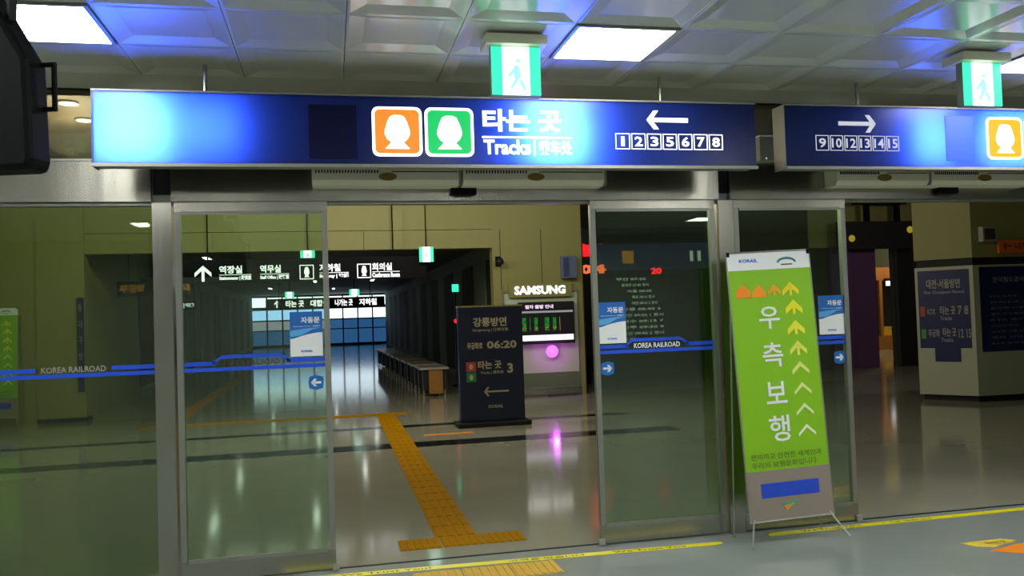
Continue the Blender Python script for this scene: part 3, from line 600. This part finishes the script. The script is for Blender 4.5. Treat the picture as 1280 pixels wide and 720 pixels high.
# left of the hall: vertical blue sign, amber led bar standing in for a reflection, white letter bar
vb = thing('vertical_sign', 'narrow vertical blue sign on the cream wall corner left of the corridor', 'sign', (-3.9, WY-.06, .48)); box('sign_board', m_navyp, vb, -.05, .05, 0, .03, 0, 1.5)
for i, s in enumerate('동대구방면'): text('lettering', s, m_dimtxt, vb, -.03, .03, 1.28-i*.26, 1.40-i*.26, -.002, .02)
lb = thing('reflected_led_bar', 'dim amber display bar added in the corridor, standing in for a reflection in the fixed glass', 'display', (-3.75, 11.2, 2.04)); box('display_case', m_black, lb, 0, 1.3, 0, .08, 0, .27); MB().bar((.2, .04, .27), (.2, .04, .93), .012).build('rod', m_dark, lb); MB().bar((1.1, .04, .27), (1.1, .04, .93), .012).build('rod', m_dark, lb)
text('lettering', '무궁화', g_amber, lb, .05, .5, .06, .21, -.003, .06); text('lettering', '열차 안내', g_amber, lb, .68, 1.25, .06, .21, -.003, .06)
lw_ = thing('letter_bar', 'small white lettered sign low in the dark corridor, behind the fixed glass', 'sign', (-3.3, 12.2, 1.78)); box('sign_body', m_black, lw_, 0, .75, 0, .06, 0, .16); text('lettering', '기차여행', g_letter_d, lw_, .04, .72, .03, .13, -.003, .05); MB().bar((.36, .03, .16), (.36, .03, 1.17), .012).build('rod', m_dark, lw_)
# departures board in the dark part of the hall
db = thing('departures_board', 'tall black departures board with red digits and rows of small white text', 'display', (4.95, 11.4, .6)); box('board_case', g_blk, db, 0, 3.0, 0, .2, 0, 2.6)
MB().box(.2, .26, .02, .18, -.6, 0).build('leg', m_dark, db); MB().box(2.7, 2.76, .02, .18, -.6, 0).build('leg', m_dark, db)
box('blue_header', g_blueband, db, .30, 2.95, -.01, 0, 1.72, 2.27, label='dim blue band along the top of the board')
box('orange_icon', g_orangedim, db, 1.0, 1.25, -.014, -.009, 1.86, 2.12); text('header_lettering', '11', g_dimw, db, 2.5, 2.75, 1.88, 2.1, -.013, .06)
text('red_lettering', '출발', g_red, db, .02, .62, 2.02, 2.28, -.003, .06); text('red_lettering', '04', g_redo, db, .06, .64, 1.66, 1.85, -.012, .06); text('red_lettering', '20', g_red, db, 1.62, 1.86, 1.62, 1.76, -.012, .06)
rows = ['부산 07:20', '동대구 07:45 정시', '서울 08:05', '목포 08:10 정시', '대전 08:32 5 정시', '강릉 08:40 3', '천안 09:02 1 정시', '여수 09:15 7', '진주 09:30 9', '익산 09:42 2 정시', '포항 10:05 12']
for i, s in enumerate(rows):
    a = .85+.28*min(i, 3)*.4; e = 1.35+.06*min(i, 6)
    if i > 4: a = .95
    text('timetable_row', s, g_dimw, db, a, e+.15, 1.50-i*.125, 1.565-i*.125, -.003, .015)
# angled column with blue panels
pts = [(8.64, 5.95), (9.1, 5.3), (10.5, 5.25), (11.0, 5.95), (10.6, 7.2), (9.75, 7.2)]
cx_, cy_ = 9.8, 6.1
colu = thing('information_column', 'cream six-sided column clad with navy platform panels below a dark band', 'column', (0, 0, 0))
def scaled(k): return [(cx_+(x-cx_)*k, cy_+(y-cy_)*k) for x, y in pts]
MB().prismz(scaled(.93), 0, .09).build('base_recess', m_black, colu); MB().prismz(pts, .09, 1.98).build('cladding', mat('column_cream', '#a3a68c', .5), colu); MB().prismz(scaled(.96), 1.98, 2.09).build('dark_band', m_black, colu); MB().prismz(pts, 2.09, 3.95).build('upper_column', m_cream, colu)
def facepanel(name, p, q, u0, u1, z0, z1, m, parent, off=.006, thick=.012):
    p, q = Vector(p), Vector(q); dx = (q-p); n = Vector((dx.y, -dx.x)).normalized(); a, b = p+dx*u0, p+dx*u1
    pp = [(a+n*off), (b+n*off), (b+n*(off-thick)), (a+n*(off-thick))]
    return MB().prismz([(v.x, v.y) for v in pp], z0, z1).build(name, m, parent)
p0, p1, p2 = pts[0], pts[1], pts[2]
facepanel('navy_panel', p0, p1, .05, .93, .78, 1.93, m_navyp, colu); facepanel('navy_panel', p0, p1, .30, .74, .58, .78, m_navyp, colu)
facepanel('navy_panel', p1, p2, .07, .95, .72, 1.95, m_navyp, colu)
def facetext(s, p, q, u0, u1, z0, z1, m, bold=.02, off=.009):
    o = text('lettering', s, m, colu, 0, 1, z0, z1, 0, bold); P_, Q_ = Vector(p), Vector(q); dx = Q_-P_; n = Vector((dx.y, -dx.x)).normalized()
    for v in o.data.vertices:
        w = P_+dx*(u0+(u1-u0)*v.co.x)+n*off; v.co.x, v.co.y = w.x, w.y
    return o
m_faint = mat('faint_lettering', '#8a8a98', .5)
facetext('대전·서울방면', p0, p1, .20, .78, 1.66, 1.80, m_dimtxt, .03); facetext('For Daejeon·Seoul', p0, p1, .16, .84, 1.57, 1.63, m_faint)
facetext('KTX', p0, p1, .20, .34, 1.28, 1.36, m_dimtxt); facetext('타는 곳', p0, p1, .42, .68, 1.27, 1.40, m_dimtxt, .03); facetext('7 8', p0, p1, .72, .90, 1.27, 1.40, m_dimtxt); facetext('Tracks', p0, p1, .42, .62, 1.19, 1.25, m_faint)
facetext('무궁화', p0, p1, .20, .40, .94, 1.06, m_dimtxt); facetext('타는 곳', p0, p1, .45, .68, .95, 1.08, m_dimtxt, .03); facetext('12 15', p0, p1, .72, .93, .93, 1.06, m_dimtxt); facetext('Tracks', p0, p1, .42, .62, .87, .93, m_faint)
facepanel('red_icon', p0, p1, .08, .16, 1.25, 1.40, mat('icon_red', '#a83c28', .5), colu, .010); facepanel('green_icon', p0, p1, .08, .16, .92, 1.06, mat('icon_green', '#3c8a3c', .5), colu, .010)
facetext('한국철도공사 안내문', p1, p2, .22, .80, 1.72, 1.80, m_faint)
for i in range(9): facetext(['KTX 승차권', '운임 안내 및 이용 시간', '승강장 이용 안내', '열차 시각 변경'][i % 4], p1, p2, .18+.0*i, .5+.3*((i*7) % 5)/5, 1.50-i*.085, 1.535-i*.085, m_navyt if False else m_faint, .0)
osg = thing('arrow_sign', 'orange sign with a left arrow high on the cream column', 'sign', (9.5, 5.25, 2.14)); box('sign_board', mat('sign_orange_board', '#d8641c', .5), osg, 0, .75, -.02, .02, 0, .19); arrow(MB(), .07, .22, .10, .05, .02, -.023, -.02).build('arrow', m_ink, osg); text('lettering', '나가는 곳', m_ink, osg, .27, .72, .05, .15, -.0225, .03)
spk = thing('wall_speaker', 'small square grey speaker on the column left of the orange arrow sign', 'speaker', (9.33, 5.28, 2.31)); box('speaker_box', m_grey, spk, -.12, .12, -.08, .01, 0, .22, bevel=.008); box('speaker_grille', m_wallb, spk, -.09, .09, -.084, -.079, .03, .19)
# purple doorway
pd = thing('purple_portal', 'purple panelled portal with a dark post around the corridor entrance', 'portal', (11.3, 11.9, 0)); 
box('purple_panel', m_purple, pd, -.25, .30, -.05, .05, 0, 2.75); box('purple_panel', m_purple, pd, .306, .88, -.05, .05, 0, 2.75); box('dark_post', m_black, pd, 1.43, 1.85, -.06, .05, 0, 2.85)
ls = thing('lane_sign', 'unlit black box sign hanging on two brackets above the purple portal', 'sign', (11.1, 11.55, 2.68)); MB().box(0, 1.85, 0, .12, 0, .62).build('sign_body', m_black, ls)
box('bracket_beam', m_dark, ls, .4, 1.75, .02, .1, 1.0, 1.14); MB().box(.68, .80, .02, .1, .62, 1.27).build('bracket', m_dark, ls); MB().box(1.45, 1.57, .02, .1, .62, 1.27).build('bracket', m_dark, ls)
g_yel = glow('amber_lamp', (.9, .7, .05), .2)
for x, z in ((.30, .24), (1.78, .42)): MB().bar((x, -.02, z), (x, 0, z), .075, 14).build('round_lamp', g_yel, ls, 'round yellow lamp')
# bright room beyond the portal
struct(MB().box(9, 19, 22, 22.15, 0, 4).build('wall_room', m_cream)); struct(box('ceiling_room', m_cream, None, 4.6, 19, 12.15, 22.1, 3.9, 4.0)); struct(box('wall_room_left', m_cream, None, 4.5, 4.6, 12.15, 22, 0, 3.95))
cab = thing('display_cabinet', 'open wooden display kiosk in the lit room beyond the purple portal', 'cabinet', (16.3, 18, .0))
MB().box(0, 1.7, 0, .8, 2.15, 2.55).build('canopy', m_wood2, cab); MB().box(0, 1.7, 0, .8, 0, .42).build('counter', m_wood2, cab)
for x in (0, .35, 1.0, 1.6): box('post', m_wood2, cab, x, x+.1, 0, .1, .42, 2.15)
box('back_panel', m_cream, cab, .02, .5, .6, .65, .42, 2.15); box('dark_opening', m_black, cab, .5, 1.68, .6, .65, .42, 2.15)
kl = thing('shop_light', 'small white lit sign in the wooden kiosk beyond the portal', 'light', (16.85, 17.95, 1.98)); box('light_panel', g_letter, kl, 0, .33, -.04, 0, 0, .14); box('light_panel', g_letter, kl, .48, .58, -.04, 0, 0, .18); box('light_rail', m_dark, kl, -.05, .65, 0, .03, .14, .22)
for i, x in enumerate((17.02, 17.63)):
    c = thing('crate', ('yellow crate on the wooden kiosk counter, nearer the kiosk back panel', 'yellow crate on the wooden kiosk counter, farther from the back panel')[i], 'crate', (x, 18.3, .43)); cm = mat('crate_yellow', '#c8a020', .5)
    box('crate_body', cm, c, -.14, .14, -.1, .1, 0, .24); box('crate_rim', cm, c, -.155, .155, -.115, .115, .24, .27)
# hall downlights, with unseen ones added to brighten the hall
def downlight(x, y, z, e, label, group=None, col=(1, .95, .8)):
    d_ = thing('downlight', label, 'ceiling light', (x, y, z-.02), group=group)
    MB().bar((0, 0, 0), (0, 0, .02), .11, 16).build('trim_ring', m_alu, d_); MB().bar((0, 0, -.004), (0, 0, .001), .085, 16).build('lens', g_down, d_)
    l = bpy.data.lights.new('downlight', 'POINT'); l.energy = e; l.shadow_soft_size = .22; l.color = col
    q = bpy.data.objects.new('downlight_beam', l); C.objects.link(q); q.parent = d_; q.location = (0, 0, -.34)
downlight(-2.72, 4.65, 3.95, HALL_W*2, 'round hall downlight seen above the door header, nearer the black monitor'); downlight(-2.76, 5.45, 3.95, HALL_W*2, 'round hall downlight seen above the door header, nearer the blue sign')
for x, y, e in ((1.0, 4.0, 3.5), (1.2, 6.6, 3.8), (-1.2, 6.6, 3.8), (3.6, 6.2, 2.6), (-4.5, 6.5, 2.5), (7.0, 2.5, .7), (11.5, 7.4, 2.2)): downlight(x, y, 3.95, HALL_W*e, 'unseen round downlight added to light the hall, above the door header', 'added unseen hall downlights')  # lamps with no visible source, added to brighten the hall
for x, y in ((15.0, 14.5), (17, 17)): downlight(x, y, 3.9, 90, 'round downlight in the lit room beyond the portal', 'room downlights', (1, .85, .6))
